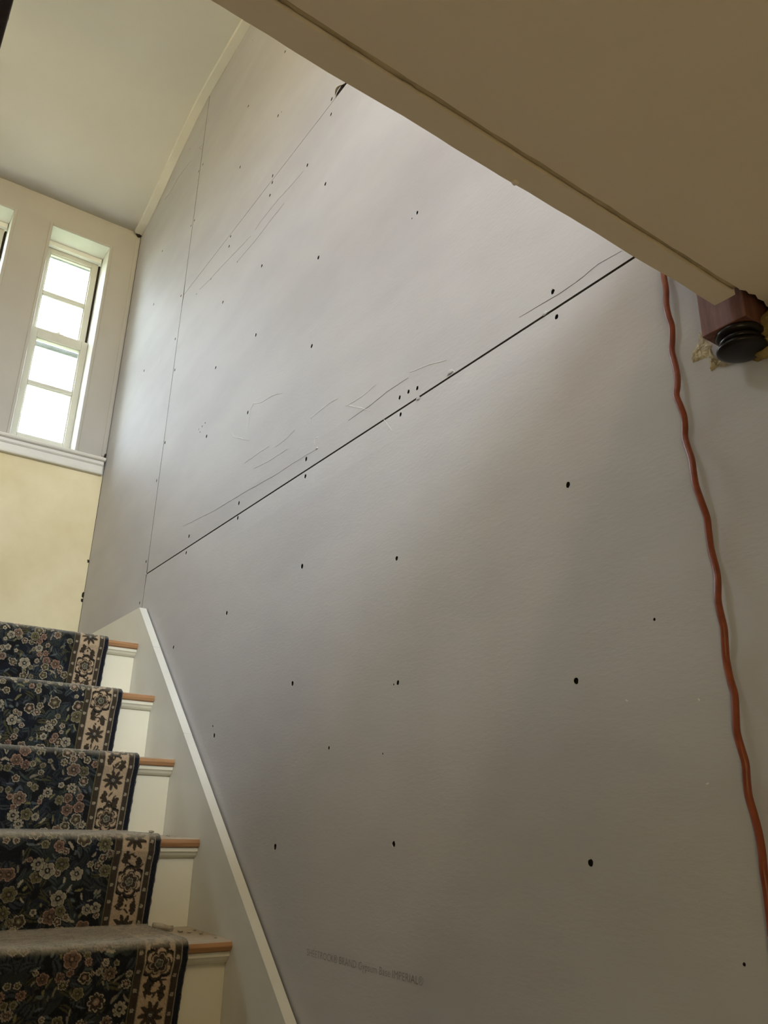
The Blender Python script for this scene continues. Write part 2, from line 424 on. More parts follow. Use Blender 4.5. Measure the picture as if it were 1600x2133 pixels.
# chips along the joint
def lump(name, centre, size, mat, parent, seed, sub=2, amp=0.35, flat=None):
    r_ = random.Random(seed); bm = bmesh.new()
    bmesh.ops.create_icosphere(bm, subdivisions=sub, radius=1.0)
    ph = [(r_.uniform(0, 6.28), r_.uniform(1.5, 4.5), r_.uniform(1.5, 4.5), r_.uniform(1.5, 4.5)) for _ in range(5)]
    for v in bm.verts:
        k = 1 + amp * sum(math.sin(p + a * v.co.x + b2 * v.co.y + c2 * v.co.z) for p, a, b2, c2 in ph) / 5 + r_.uniform(-amp, amp) * 0.25
        v.co = Vector((v.co.x * size[0] * k, v.co.y * size[1] * k, v.co.z * size[2] * k)) + Vector(centre)
        if flat is not None: v.co.x = min(v.co.x, flat)
    return bm_obj(name, bm, mat, parent)
for i, (u, v, s) in enumerate([(1135, 653, .006), (871, 830, .006), (938, 774, .008), (304, 1196, .008), (660, 934, .005)]):
    y, z = wall_yz(u, v); lump('paper_chip', (0.0, y, z + S), (0.0022, s, s * 0.6), M['drywall'], bB, 40 + i, flat=0.002)
# torn flap of paper under the header
y, z = wall_yz(704, 203); y2, z2 = wall_yz(716, 178)
vs = []; fs = []
for i in range(9):
    t = i / 8; yy = ty + (y2 - ty) * t; 
    for k in range(4):
        q = k / 3; vs.append((-0.012 * q * math.sin(math.pi * min(1, t + .15)) - 0.0006, yy - 0.010 * q, 1.2205 + 0.001 + 0.016 * math.sin(math.pi * (0.15 + 0.7 * t)) * (1 - 0.6 * q) + S))
for i in range(8):
    for k in range(3): fs.append([4 * i + k, 4 * i + k + 1, 4 * i + 5 + k, 4 * i + 4 + k])
mesh_obj('torn_paper', vs, fs, mottled('torn_paper_brown', (0.60, 0.48, 0.28), (0.70, 0.60, 0.40), 40, 0.9), bC)

# printed line on the lower board
cu = bpy.data.curves.new('print', 'FONT'); cu.body = 'SHEETROCK\u00ae BRAND Gypsum Base IMPERIAL\u00ae'; cu.size = 1.0; cu.space_character = 1.05; cu.resolution_u = 3
to = bpy.data.objects.new('print', cu); C.objects.link(to)
bpy.context.view_layer.update()
dg = bpy.context.evaluated_depsgraph_get()
tm = bpy.data.meshes.new_from_object(to.evaluated_get(dg))
bpy.data.objects.remove(to)
co = np.array([v.co[:] for v in tm.vertices]); x0, x1 = co[:, 0].min(), co[:, 0].max()
ya, za = wall_yz(640, 1983); yb, zb = wall_yz(882, 2045)
for v in tm.vertices:
    t = (v.co.x - x0) / (x1 - x0)
    v.co = Vector((-0.0003, ya + (yb - ya) * t, S + za + (zb - za) * t - 0.006 + 0.0175 * v.co.y))
tm.materials.append(M['ink'])
po = bpy.data.objects.new('printed_text', tm); C.objects.link(po); attach(po, bA)
po['label'] = 'faded grey printed product line'

# ------------------------------------------------------------------ far wall with windows
XL = -2.15
xs_open = [(WX0 + i * WSTEP, WX1 + i * WSTEP) for i in range(NWIN)]
bm = bmesh.new(); T = 0.24
APRON = 0.690
add_box(bm, XL, -0.0005, FARY, FARY + T, -S, APRON, 1)
add_box(bm, XL, -0.0005, FARY, FARY + T, APRON, WZ0, 0)
add_box(bm, XL, -0.0005, FARY, FARY + T, WZ1, 2.62, 0)
edges_x = [XL] + [e for o in sorted(xs_open) for e in o] + [-0.0005]
for a, b2 in zip(edges_x[0::2], edges_x[1::2]): add_box(bm, a, b2, FARY, FARY + T, WZ0, WZ1, 0)
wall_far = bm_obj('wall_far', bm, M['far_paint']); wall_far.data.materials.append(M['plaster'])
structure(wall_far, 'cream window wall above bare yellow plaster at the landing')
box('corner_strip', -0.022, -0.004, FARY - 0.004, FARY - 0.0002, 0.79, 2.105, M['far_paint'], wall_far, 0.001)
y_ = FARY
extr = [(0.005, -0.2), (0.02, 0.1)]
# stool and apron
stool = [(FARY + 0.12, 0.772), (FARY - 0.030, 0.772), (FARY - 0.038, 0.769), (FARY - 0.041, 0.763), (FARY - 0.038, 0.756), (FARY - 0.030, 0.753), (FARY - 0.0002, 0.753), (FARY - 0.0002, 0.7718), (FARY + 0.12, 0.7718)]
o = extrude_x('trim_1', [(FARY - 0.0002, 0.772), (FARY - 0.030, 0.772), (FARY - 0.038, 0.769), (FARY - 0.041, 0.763), (FARY - 0.038, 0.756), (FARY - 0.030, 0.753), (FARY - 0.0002, 0.753)], XL + 0.003, -0.006, M['trim_paint'])
structure(o, 'rounded window stool running along the window wall')
apron = [(FARY - 0.0002, 0.7525), (FARY - 0.024, 0.7525), (FARY - 0.024, 0.738), (FARY - 0.019, 0.733), (FARY - 0.015, 0.731), (FARY - 0.014, 0.706), (FARY - 0.016, 0.701), (FARY - 0.021, 0.697), (FARY - 0.022, 0.692), (FARY - 0.020, 0.688), (FARY - 0.0002, 0.688)]
o = extrude_x('trim_2', apron, XL + 0.003, -0.010, M['trim_paint'])
structure(o, 'moulded apron below the window stool')

def make_window():
    cx = (WX0 + WX1) / 2
    w = empty('window_1', cx, FARY + 0.1, WZ0)
    structure(w, 'narrow white double hung sash window beside the plasterboard wall')
    y0 = FARY
    # bead casing round the opening
    bw, bp = 0.013, 0.006
    for nm, a, b2, c2, d in (('casing', WX0 - bw, WX0 + 0.002, 0.7722, WZ1 + bw), ('casing', WX1 - 0.002, WX1 + bw, 0.7722, WZ1 + bw), ('casing', WX0 + 0.002, WX1 - 0.002, WZ1 - 0.002, WZ1 + bw)):
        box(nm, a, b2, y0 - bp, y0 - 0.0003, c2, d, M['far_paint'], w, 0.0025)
    # jamb lining
    yj0, yj1 = y0 - 0.0003, y0 + 0.235
    J = 0.0015
    box('jamb', WX0 + 0.0002, WX0 + J + 0.001, yj0, yj1, WZ0 + 0.003, WZ1 - 0.003, M['trim_paint'], w)
    box('jamb', WX1 - J - 0.001, WX1 - 0.0002, yj0, yj1, WZ0 + 0.003, WZ1 - 0.003, M['trim_paint'], w)
    box('jamb', WX0 + 0.003, WX1 - 0.003, yj0, yj1, WZ1 - J - 0.001, WZ1 - 0.0002, M['trim_paint'], w)
    box('window_sill', WX0 + 0.003, WX1 - 0.003, y0 + 0.0003, yj1, WZ0 + 0.0003, WZ0 + 0.006, M['trim_paint'], w)
    ja, jb = WX0 + J + 0.0015, WX1 - J - 0.0015
    # dark slot of the sash channel beside the upper sash
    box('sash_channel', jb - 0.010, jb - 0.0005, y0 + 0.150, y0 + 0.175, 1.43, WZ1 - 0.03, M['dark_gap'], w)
    # stop beads
    for (a, b2) in ((ja, ja + 0.010),):
        box('stop_bead', a, b2, y0 + 0.106, y0 + 0.116, WZ0 + 0.008, WZ1 - 0.004, M['trim_paint'], w, 0.002)
    box('stop_bead', ja + 0.012, jb - 0.004, y0 + 0.120, y0 + 0.145, WZ1 - 0.030, WZ1 - 0.003, M['trim_paint'], w, 0.002)
    def sash(ya, yb, z0, z1, toprail, botrail, mz, xa, xb):
        root = box('sash', xa, xa + 0.031, ya, yb, z0, z1, M['sash_paint'], w, 0.002)      # left stile
        root.name = 'sash'
        box('stile', xb - 0.031, xb, ya, yb, z0, z1, M['sash_paint'], root, 0.002)
        box('rail', xa + 0.031, xb - 0.031, ya, yb, z1 - toprail, z1, M['sash_paint'], root, 0.002)
        box('rail', xa + 0.031, xb - 0.031, ya, yb, z0, z0 + botrail, M['sash_paint'], root, 0.002)
        box('muntin', xa + 0.031, xb - 0.031, ya + 0.004, yb - 0.006, mz - 0.011, mz + 0.011, M['sash_paint'], root, 0.003)
        for (p, q) in ((z0 + botrail, mz - 0.011), (mz + 0.011, z1 - toprail)):
            box('pane', xa + 0.030, xb - 0.030, yb - 0.014, yb - 0.011, p - 0.001, q + 0.001, M['glass'], root)
            # glazing bead
            g = 0.005
            box('glazing_bead', xa + 0.031, xa + 0.031 + g, ya + 0.008, yb - 0.015, p, q, M['sash_paint'], root, 0.0015)
            box('glazing_bead', xb - 0.031 - g, xb - 0.031, ya + 0.008, yb - 0.015, p, q, M['sash_paint'], root, 0.0015)
            box('glazing_bead', xa + 0.036, xb - 0.036, ya + 0.008, yb - 0.015, q - g, q, M['sash_paint'], root, 0.0015)
        return root
    up = sash(y0 + 0.147, y0 + 0.180, 1.395, WZ1 - 0.004, 0.052, 0.038, 1.665, ja + 0.001, jb - 0.0115)
    lo = sash(y0 + 0.112, y0 + 0.145, WZ0 + 0.0065, 1.432, 0.052, 0.075, 1.130, ja + 0.011, jb - 0.001)
    for zz, h in ((1.394, 0.012), (1.928, 0.010)):
        box('storm_rail', WX0 + 0.004, WX1 - 0.004, y0 + 0.200, y0 + 0.215, zz - h, zz + h, M['storm'], w, 0.002)
    bm = bmesh.new()
    add_box(bm, cx - 0.022, cx + 0.022, y0 + 0.118, y0 + 0.140, 1.4325, 1.437)
    add_box(bm, cx - 0.010, cx + 0.004, y0 + 0.122, y0 + 0.136, 1.437, 1.447)
    bm_obj('sash_lock', bm, M['trim_paint'], w)
    return w
def copy_tree(o, parent=None):
    c = o.copy(); C.objects.link(c)
    if parent is not None: c.parent = parent; c.matrix_parent_inverse = o.matrix_parent_inverse.copy()
    for ch in list(o.children): copy_tree(ch, c)
    return c
win = make_window()
for i in range(1, NWIN):
    kids = list(win.children)
    w2 = copy_tree(win); w2.name = 'window_%d' % (i + 1); w2.location.x += WSTEP * i
    w2['label'] = ['', 'second narrow sash window next along the window wall', 'third narrow sash window, unseen, added for more daylight'][i]

# dark broken corner at the ceiling
y, z = 0.868, 2.105
lump('broken_corner', (-0.012, y - 0.004, z + S), (0.016, 0.012, 0.016), M['dark_gap'], wall_far, 5)
for i, (zz, s) in enumerate([(0.795, .009), (0.26, .005), (0.10, .008), (0.075, .005)]):
    lump('plaster_chip', (-0.004, FARY - 0.002, zz + S), (0.005, 0.004, s * 1.6), M['dark_gap'], wall_far, 70 + i, amp=0.5)

# ------------------------------------------------------------------ upper ceiling and its edge strip
vs = []; fs = []
ys = [c[0] for c in CEIL]
for (yy, zz) in CEIL: vs += [(XL, yy, zz + S), (0.0130, yy, zz + S)]
n = len(CEIL)
for (yy, zz) in CEIL: vs += [(XL, yy, 2.62 + S), (0.0130, yy, 2.62 + S)]
for i in range(n - 1):
    fs.append([2 * i, 2 * i + 1, 2 * i + 3, 2 * i + 2])
    fs.append([2 * n + 2 * i, 2 * n + 2 * i + 2, 2 * n + 2 * i + 3, 2 * n + 2 * i + 1])
for p in (0, n - 1): fs.append([2 * p, 2 * n + 2 * p, 2 * n + 2 * p + 1, 2 * p + 1])
o = mesh_obj('ceiling', vs, fs, M['ceiling'], None, True); structure(o, 'pale coved ceiling over the stair landing')
prof = []
vs = []; fs = []
pts = [(y, ceil_z(y)) for y in np.concatenate([np.linspace(0.855, -0.1, 24), np.linspace(-0.3, -5.1, 8)])]
for (yy, zz) in pts:
    for (x, dz) in ((-0.0008, -0.0005), (-0.040, -0.0005), (-0.042, -0.010), (-0.038, -0.022), (-0.0008, -0.022)): vs.append((x, yy, zz + dz + S))
for i in range(len(pts) - 1):
    for k in range(5): fs.append([5 * i + k, 5 * i + (k + 1) % 5, 5 * i + 5 + (k + 1) % 5, 5 * i + 5 + k])
fs += [[4, 3, 2, 1, 0], [5 * (len(pts) - 1) + k for k in range(5)]]
o = mesh_obj('trim_3', vs, fs, M['trim_paint']); structure(o, 'white edge strip where the ceiling meets the plasterboard')

# ------------------------------------------------------------------ staircase
NY0, NZ0, DY, DZ = -0.1127, -0.2774, -0.23255, -0.1998
NST = 11
XR, XLs = -0.0305, -0.915
def nose(n): return NY0 + DY * n, NZ0 + DZ * n
stair = empty('staircase', -0.47, nose(10)[0], -S)
tag(stair, 'painted staircase with oak treads and cream risers climbing beside the grey plasterboard wall', 'staircase')
nose_prof = lambda y, z: [(y + 0.2325 + 0.03, z), (y + 0.010, z), (y + 0.003, z - 0.003), (y, z - 0.011), (y + 0.003, z - 0.019), (y + 0.010, z - 0.022), (y + 0.2325 + 0.03, z - 0.022)]
for n in range(NST):
    y, z = nose(n)
    if n > 0: extrude_x('tread', nose_prof(y, z), XLs, XR, M['oak'], stair)
    else:
        p = nose_prof(y, z); p[0] = (0.02, z); p[-1] = (0.02, z - 0.022)
        extrude_x('tread', p, XLs, XR, M['oak'], stair)
    zb = z + DZ if n < NST - 1 else -S
    r0 = y + 0.030
    box('riser', XLs, XR, r0, r0 + 0.015, zb + 0.0003, z - 0.0225, M['riser_paint'], stair)
    sc = [(r0 - 0.0003, z - 0.0225), (y + 0.010, z - 0.0225), (y + 0.010, z - 0.031), (y + 0.014, z - 0.034), (y + 0.018, z - 0.040), (y + 0.024, z - 0.045), (r0 - 0.0003, z - 0.046)]
    extrude_x('scotia_moulding', sc, XLs, XR, M['riser_paint'], stair)
# landing floor
o = box('floor_landing', XL, -0.0305, 0.0205, FARY - 0.0005, NZ0 - 0.20, NZ0, M['floor']); structure(o, 'oak landing floor')
o.name = 'floor'

# skirting board climbing the wall
sa = [(-0.068, -0.148), (-1.302, -1.190)]
slope = (sa[1][1] - sa[0][1]) / (sa[1][0] - sa[0][0])
yb_ = -2.46; zb_ = sa[0][1] + slope * (yb_ - sa[0][0])
outl = [(FARY - 0.001, -0.140), (-0.068, -0.145), (yb_, zb_), (yb_, -S), (nose(10)[0] + 0.03, -S), (-0.05, -S), (FARY - 0.001, -S)]
xa, xb = -0.030, -0.0050
bm = bmesh.new()
lo = [bm.verts.new((xa, y, z + S)) for y, z in outl]; hi = [bm.verts.new((xb - (0.004 * min(1, max(0, (-y) / 1.5))) , y, z + S)) for y, z in outl]
bm.faces.new(lo); bm.faces.new(hi[::-1])
for i in range(len(outl)): bm.faces.new([lo[i], hi[i], hi[(i + 1) % len(outl)], lo[(i + 1) % len(outl)]])
bmesh.ops.triangulate(bm, faces=[f for f in bm.faces if len(f.verts) > 4])
skirt = bm_obj('baseboard_right', bm, M['skirt_paint']); structure(skirt, 'painted skirting board stepping up beside the treads')
# paint crack / joint on the top edge
for (yy, w) in ((-0.27, 0.002), (-0.62, 0.0015)):
    zt = sa[0][1] + slope * (yy - sa[0][0]) + 0.003
    box('board_joint', -0.0302, -0.006, yy - w, yy + w, zt - 0.02, zt + 0.0012, M['skirt_paint'], skirt)

# ------------------------------------------------------------------ carpet runner
def profile_points(n_from, n_to, step):
    P = []
    th = 0.009
    for n in range(n_to, n_from - 1, -1):         # from the lowest step up
        y, z = nose(n)
        zb = z + DZ + th if n < NST - 1 else -S + 0.001
        P.append((y + 0.028 - th, zb + (0.002 if n < NST - 1 else 0)))
        P.append((y + 0.010 - th, z - 0.060)); P.append((y - 0.001 - th, z - 0.030))
        r = 0.011 + th
        for a in np.linspace(-10, 92, 9):
            t = math.radians(a)
            P.append((y + 0.011 - r * math.cos(t), z - 0.011 + r * math.sin(t)))
        ye = y + 0.2325 if n > 0 else FARY - 0.02
        P.append((y + 0.1, z + th)); P.append((ye + 0.020 - th, z + th))
    # densify
    Q = [P[0]]; A = [0.0]
    for a, b2 in zip(P[:-1], P[1:]):
        L = math.hypot(b2[0] - a[0], b2[1] - a[1]); k = max(1, int(round(L / step)))
        for i in range(1, k + 1):
            Q.append((a[0] + (b2[0] - a[0]) * i / k, a[1] + (b2[1] - a[1]) * i / k)); A.append(A[-1] + L / k)
    return np.array(Q), np.array(A)
RX1, RX0 = -0.131, -0.815       # right and left edge of the runner

def paint(U, V):
    """U: distance from the right edge (m), V: length along the runner (m). Returns linear rgb."""
    H = np.zeros(U.shape + (3,)); 
    r = np.random.default_rng(5)
    navy = np.array((0.010, 0.012, 0.018)); black = np.array((0.009, 0.009, 0.010))
    cream = np.array((0.42, 0.36, 0.25)); rose = np.array((0.30, 0.185, 0.125)); olive = np.array((0.155, 0.14, 0.06))
    sage = np.array((0.062, 0.075, 0.066)); slate = np.array((0.052, 0.060, 0.066)); tan = np.array((0.46, 0.34, 0.215)); brown = np.array((0.050, 0.036, 0.022))
    H[...] = black
    # broad tone patches of the ground
    g = np.sin(U * 37 + 2 * np.sin(V * 19)) * np.sin(V * 31 + 1.7 * np.sin(U * 23))
    H[g > 0.35] = navy; H[g < -0.45] = sage * 0.45
    Lv = V.max(); Wf = U.max()
    v0 = V[0, :]; u0 = U[:, 0]
    def win_(cu, cv, R):
        i0, i1 = np.searchsorted(u0, [cu - R, cu + R]); j0, j1 = np.searchsorted(v0, [cv - R, cv + R])
        return slice(i0, i1), slice(j0, j1)
    def flower(cu, cv, R, k, fill, edge, core, rot, depth=0.22):
        a, b2 = win_(cu, cv, R * 1.3)
        du = U[a, b2] - cu; dv = V[a, b2] - cv
        if du.size == 0: return
        rr = np.hypot(du, dv); th = np.arctan2(dv, du) + rot
        lim = R * (1 - depth + depth * np.abs(np.cos(th * k / 2)) ** 0.6)
        sub = H[a, b2]
        sub[rr < lim * 1.13] = black * 0.7
        sub[rr < lim] = edge
        inn = rr < lim - max(0.0022, R * 0.13); sub[inn] = fill
        pet = inn & (np.abs(np.sin(th * k / 2)) > 0.93) & (rr > R * 0.35); sub[pet] = fill * 0.45
        sub[rr < R * 0.36] = core; sub[rr < R * 0.17] = edge * 0.8
        H[a, b2] = sub
    def leaf(cu, cv, L, w, ang, col, mid=None):
        a, b2 = win_(cu, cv, L)
        du = U[a, b2] - cu; dv = V[a, b2] - cv
        if du.size == 0: return
        p = du * math.cos(ang) + dv * math.sin(ang); q = -du * math.sin(ang) + dv * math.cos(ang) + 12 * p * p * (1 if w > 0 else -1)
        t = 1 - (p / (L * 0.5)) ** 2
        sub = H[a, b2]; msk = (t > 0) & (np.abs(q) < abs(w) * np.sqrt(np.clip(t, 0, 1)))
        sub[msk] = col
        if mid is not None: sub[msk & (np.abs(q) < abs(w) * 0.25)] = mid
        H[a, b2] = sub
    fu0 = 0.118
    # dark background foliage
    for _ in range(int(2600 * Lv * (Wf - fu0))):
        leaf(r.uniform(fu0, Wf), r.uniform(0, Lv), r.uniform(0.02, 0.045), r.choice([-1, 1]) * r.uniform(0.003, 0.008), r.uniform(0, 6.28), [sage * 0.8, slate * 0.8, sage * 0.5, slate * 0.45, olive * 0.45][r.integers(5)], navy)
    # small pale leaves and scrolls
    for _ in range(int(1500 * Lv * (Wf - fu0))):
        leaf(r.uniform(fu0, Wf), r.uniform(0, Lv), r.uniform(0.010, 0.024), r.choice([-1, 1]) * r.uniform(0.0014, 0.0034), r.uniform(0, 6.28), [cream * 0.55, cream * 0.85, olive * 1.2, slate * 1.6, sage * 1.7][r.integers(5)])
    # flowers in loose clusters
    pts = []
    tries = 0
    target = int(900 * Lv * (Wf - fu0))
    while len(pts) < target and tries < 40000:
        tries += 1
        cu, cv, R = r.uniform(fu0, Wf), r.uniform(0, Lv), r.choice([0.0065, 0.008, 0.010, 0.0125, 0.015, 0.018])
        if math.sin(cu * 52 + 3 * math.sin(cv * 17)) * math.sin(cv * 38 + 2) < -0.35: continue
        if all((cu - p[0]) ** 2 + (cv - p[1]) ** 2 > (0.74 * (R + p[2])) ** 2 for p in pts): pts.append((cu, cv, R))
    for cu, cv, R in pts:
        k = [5, 5, 6, 8][r.integers(4)]
        sch = r.integers(6)
        fill, edge, core = [(brown * 1.5, cream, olive), (rose * 0.6, cream * 0.9, brown), (olive * 0.8, cream * 0.6, brown), (cream * 0.7, cream, black), (rose * 0.5, rose * 1.2, brown), (brown, cream * 1.05, rose)][sch]
        flower(cu, cv, R, k, fill, edge, core, r.uniform(0, 6.28), 0.30 if k < 8 else 0.42)
    # ---- borders
    def band(a, b2, col): H[(U >= a) & (U < b2)] = col
    band(0, 0.0165, navy * 0.8); band(0.0165, 0.0185, cream * 0.75); band(0.0185, 0.031, brown); band(0.031, 0.0335, cream * 0.7)
    band(0.0335, 0.094, tan); band(0.094, 0.0965, cream * 0.55); band(0.0965, 0.111, brown); band(0.111, 0.113, olive)
    k = 0; v = 0.01
    while v < Lv:
        for c in (0.025, 0.104): flower(c, v + (0.012 if c > 0.05 else 0), 0.0045, 4, cream * 0.8, cream * 0.8, rose, 0.7, 0.3)
        v += 0.036
    bc = 0.0637
    def keep(f):      # keep motifs inside the tan band
        sv = H[:, :, :].copy(); f()
        msk = (U < 0.0345) | (U > 0.0930); H[msk] = sv[msk]
    def border():
        v = 0.03; k = 0
        while v < Lv:
            if k % 2 == 0:
                flower(bc, v, 0.033, 6, tan, brown, brown, r.uniform(0, 1), 0.25)
                flower(bc, v, 0.021, 6, brown, tan * 0.8, sage, r.uniform(0, 1), 0.35)
                flower(bc, v, 0.010, 5, sage, cream * 0.7, olive, 0, 0.3)
            else:
                for t in range(9):
                    a_ = 2 * math.pi * t / 9
                    leaf(bc + 0.014 * math.cos(a_), v + 0.014 * math.sin(a_), 0.026, 0.0046, a_, brown)
                flower(bc, v, 0.009, 7, slate, brown, cream, 0, 0.3)
            for s in (-1, 1):
                for t in range(3):
                    flower(bc + s * 0.016 + r.uniform(-.003, .003), v + 0.047 + t * 0.012 * s * 0.6, 0.0072, 3, brown, brown, brown, r.uniform(0, 6), 0.5)
            for t in range(6):
                leaf(bc + r.uniform(-.022, .022), v + 0.048 + r.uniform(-.016, .016), 0.018, r.choice([-1, 1]) * 0.0022, r.uniform(0, 6.28), brown)
            for t in range(3): flower(bc + r.uniform(-.02, .02), v + 0.048 + r.uniform(-.02, .02), 0.0026, 4, brown, brown, brown, 0, 0.1)
            v += 0.097; k += 1
    keep(border)
    H *= 1 + r.normal(0, 0.10, U.shape)[..., None]
    return np.clip(H, 0.002, 1)

def runner_mesh():
    verts = []; faces = []; cols = []
    def grid(us, n_from, n_to, step, do_paint=True):
        Q, A = profile_points(n_from, n_to, step)
        U, V = np.meshgrid(us, A, indexing='ij')
        col = paint(np.minimum(U, (RX1 - RX0) - U), V)
        # dust on upward pile of lower steps; on upper nosings, a painted window-light highlight
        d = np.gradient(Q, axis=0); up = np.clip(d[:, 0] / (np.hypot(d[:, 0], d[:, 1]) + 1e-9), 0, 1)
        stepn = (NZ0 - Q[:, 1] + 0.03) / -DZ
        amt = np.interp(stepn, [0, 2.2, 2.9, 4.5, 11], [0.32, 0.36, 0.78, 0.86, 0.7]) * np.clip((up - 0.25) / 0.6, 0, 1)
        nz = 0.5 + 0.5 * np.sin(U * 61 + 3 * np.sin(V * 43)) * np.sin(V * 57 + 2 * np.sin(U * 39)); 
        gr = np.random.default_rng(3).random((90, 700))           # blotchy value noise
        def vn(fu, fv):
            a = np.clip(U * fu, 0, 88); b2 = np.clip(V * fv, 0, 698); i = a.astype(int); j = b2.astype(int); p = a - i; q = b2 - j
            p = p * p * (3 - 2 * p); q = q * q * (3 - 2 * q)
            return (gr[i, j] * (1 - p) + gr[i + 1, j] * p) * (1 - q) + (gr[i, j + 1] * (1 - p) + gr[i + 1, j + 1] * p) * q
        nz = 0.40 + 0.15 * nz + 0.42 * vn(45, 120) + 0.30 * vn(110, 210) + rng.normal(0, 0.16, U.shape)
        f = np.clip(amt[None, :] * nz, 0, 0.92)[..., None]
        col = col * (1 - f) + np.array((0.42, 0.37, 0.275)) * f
        base = len(verts)
        nu, nv = U.shape
        # rounded, slightly ragged edges
        nrm = np.stack([d[:, 1], -d[:, 0]], 1); nrm /= np.linalg.norm(nrm, axis=1)[:, None] + 1e-9
        edge = np.minimum(us, (RX1 - RX0) - us)
        drop = -0.007 * np.clip(1 - edge / 0.006, 0, 1) ** 2
        rag = 0.0012 * np.sin(A * 190) * np.sin(A * 71)
        jit = rng.normal(0, 0.0005, U.shape)
        for i in range(nu):
            off = drop[i] + jit[i]
            yy = Q[:, 0] - nrm[:, 0] * off * -1; zz = Q[:, 1] - nrm[:, 1] * off
            yy = Q[:, 0] + (-nrm[:, 0]) * off; zz = Q[:, 1] + (-nrm[:, 1]) * off
            x = RX1 - us[i] + (rag if us[i] < 0.001 else 0)
            verts.extend(zip(np.full(nv, 0.0) + x, yy, zz + S))
        cols.append(col.reshape(-1, 3))
        for i in range(nu - 1):
            for j in range(nv - 1):
                a = base + i * nv + j
                faces.append((a, a + 1, a + nv + 1, a + nv))
    W = RX1 - RX0
    us = np.concatenate([np.arange(0, 0.375, 0.0017), np.linspace(0.38, W - 0.12, 20), np.linspace(W - 0.11, W, 28)])
    grid(us, 0, 5, 0.0018)
    grid(np.linspace(0, W, 70), 6, 10, 0.01)
    me = bpy.data.meshes.new('carpet_runner'); me.from_pydata(verts, [], faces); me.update()
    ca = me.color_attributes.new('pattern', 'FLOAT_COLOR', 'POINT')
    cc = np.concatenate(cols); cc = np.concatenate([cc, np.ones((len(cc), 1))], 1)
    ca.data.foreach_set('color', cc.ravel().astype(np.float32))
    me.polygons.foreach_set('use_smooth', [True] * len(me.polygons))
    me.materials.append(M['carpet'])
    return me
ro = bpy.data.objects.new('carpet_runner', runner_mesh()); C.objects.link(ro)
tag(ro, 'dark floral stair runner with beige border and navy edge, dusty on the lower steps', 'carpet')

# ------------------------------------------------------------------ plaster crumbs on the treads
crumbs = [(3, 0.05, -0.140, .006), (3, 0.09, -0.115, .005), (3, 0.14, -0.09, .005), (3, 0.13, -0.065, .004), (3, 0.17, -0.05, .004), (4, 0.17, -0.085, .006),
          (4, 0.15, -0.07, .005), (4, 0.12, -0.055, .004), (4, 0.19, -0.10, .005), (4, 0.05, -0.05, .003), (2, 0.17, -0.06, .004), (2, 0.16, -0.09, .004), (4, 0.18, -0.045, .004)]
for i, (n, dy, x, s) in enumerate(crumbs):
    y, z = nose(n); zz = z + (0.010 if x < RX1 - 0.003 else 0.0)
    o = lump('plaster_crumb', (x, y + dy, zz + s * 0.42 + S), (s, s * 1.2, s * 0.5), M['dust'], None, 100 + i, sub=2, amp=0.5)
    tag(o, 'small plaster crumb lying on the %s of the %s tread below the landing' % ('runner edge' if x < RX1 - 0.003 else 'bare wooden end', ('', 'first', 'second', 'third', 'fourth')[n]), 'crumb', 'plaster crumbs on the treads')
y, z = nose(4)
o = tube('plaster_roll', [(-0.145, y + 0.185, z + 0.0165 + S), (-0.128, y + 0.188, z + 0.0125 + S), (-0.108, y + 0.19, z + 0.007 + S), (-0.095, y + 0.192, z + 0.0068 + S)], [0.005, 0.0068, 0.0066, 0.0055], M['dust'])
tag(o, 'dusty rolled scrap lying across the runner edge against a riser', 'scrap')

# ------------------------------------------------------------------ lower ceiling, header board
LC = -0.2160
hdr = [(-0.750, -2.395), (-0.083, -2.386)]            # far edge of the header board
def hy(x): return hdr[0][1] + (hdr[1][1] - hdr[0][1]) * (x - hdr[0][0]) / (hdr[1][0] - hdr[0][0])
HB = -0.220; HT = 0.0275
xs = np.linspace(-0.905, -0.0835, 42); vs = []; fs = []
for i, x in enumerate(xs):
    wob = 0.00025 * math.sin(x * 47) + rng.normal(0, 0.0002)
    for (dy, z) in ((-HT, HB), (0.0, HB), (0.0, 0.085), (-HT, 0.085)):
        vs.append((x, hy(x) + dy + (wob if dy == 0 and z < 0 else 0), z + (0.0006 * math.sin(x * 31) if z < 0 else 0) + S))
for i in range(len(xs) - 1):
    for k in range(4): fs.append([4 * i + k, 4 * i + (k + 1) % 4, 4 * i + 4 + (k + 1) % 4, 4 * i + 4 + k])
fs += [[3, 2, 1, 0], [4 * (len(xs) - 1) + k for k in range(4)]]
bm = bmesh.new(); bv = [bm.verts.new(v) for v in vs]
for f in fs: bm.faces.new([bv[i] for i in f])
header = bm_obj('trim_4', bm, M['low_ceiling']); structure(header, 'painted header board at the edge of the stair opening')
for i, (u, v) in enumerate([(1070, 380)]):
    p = on_plane(u, v, 2, HB + S); lump('paint_drip', (p[0], p[1] - 0.002, HB + S - 0.001), (0.004, 0.003, 0.003), M['low_ceiling'], header, 200 + i)
# caulk bead in the joint behind the board
xs = np.linspace(-0.90, -0.09, 60); pts = []; rd = []
for x in xs:
    pts.append((x, hy(x) - HT - 0.0032, LC + 0.0032 + 0.0005 * math.sin(x * 23) + rng.normal(0, 0.0002) + S)); rd.append(0.0035 + 0.0003 * math.sin(x * 41 + 1))
tube('caulk_bead', pts, rd, M['caulk'], header, 8)
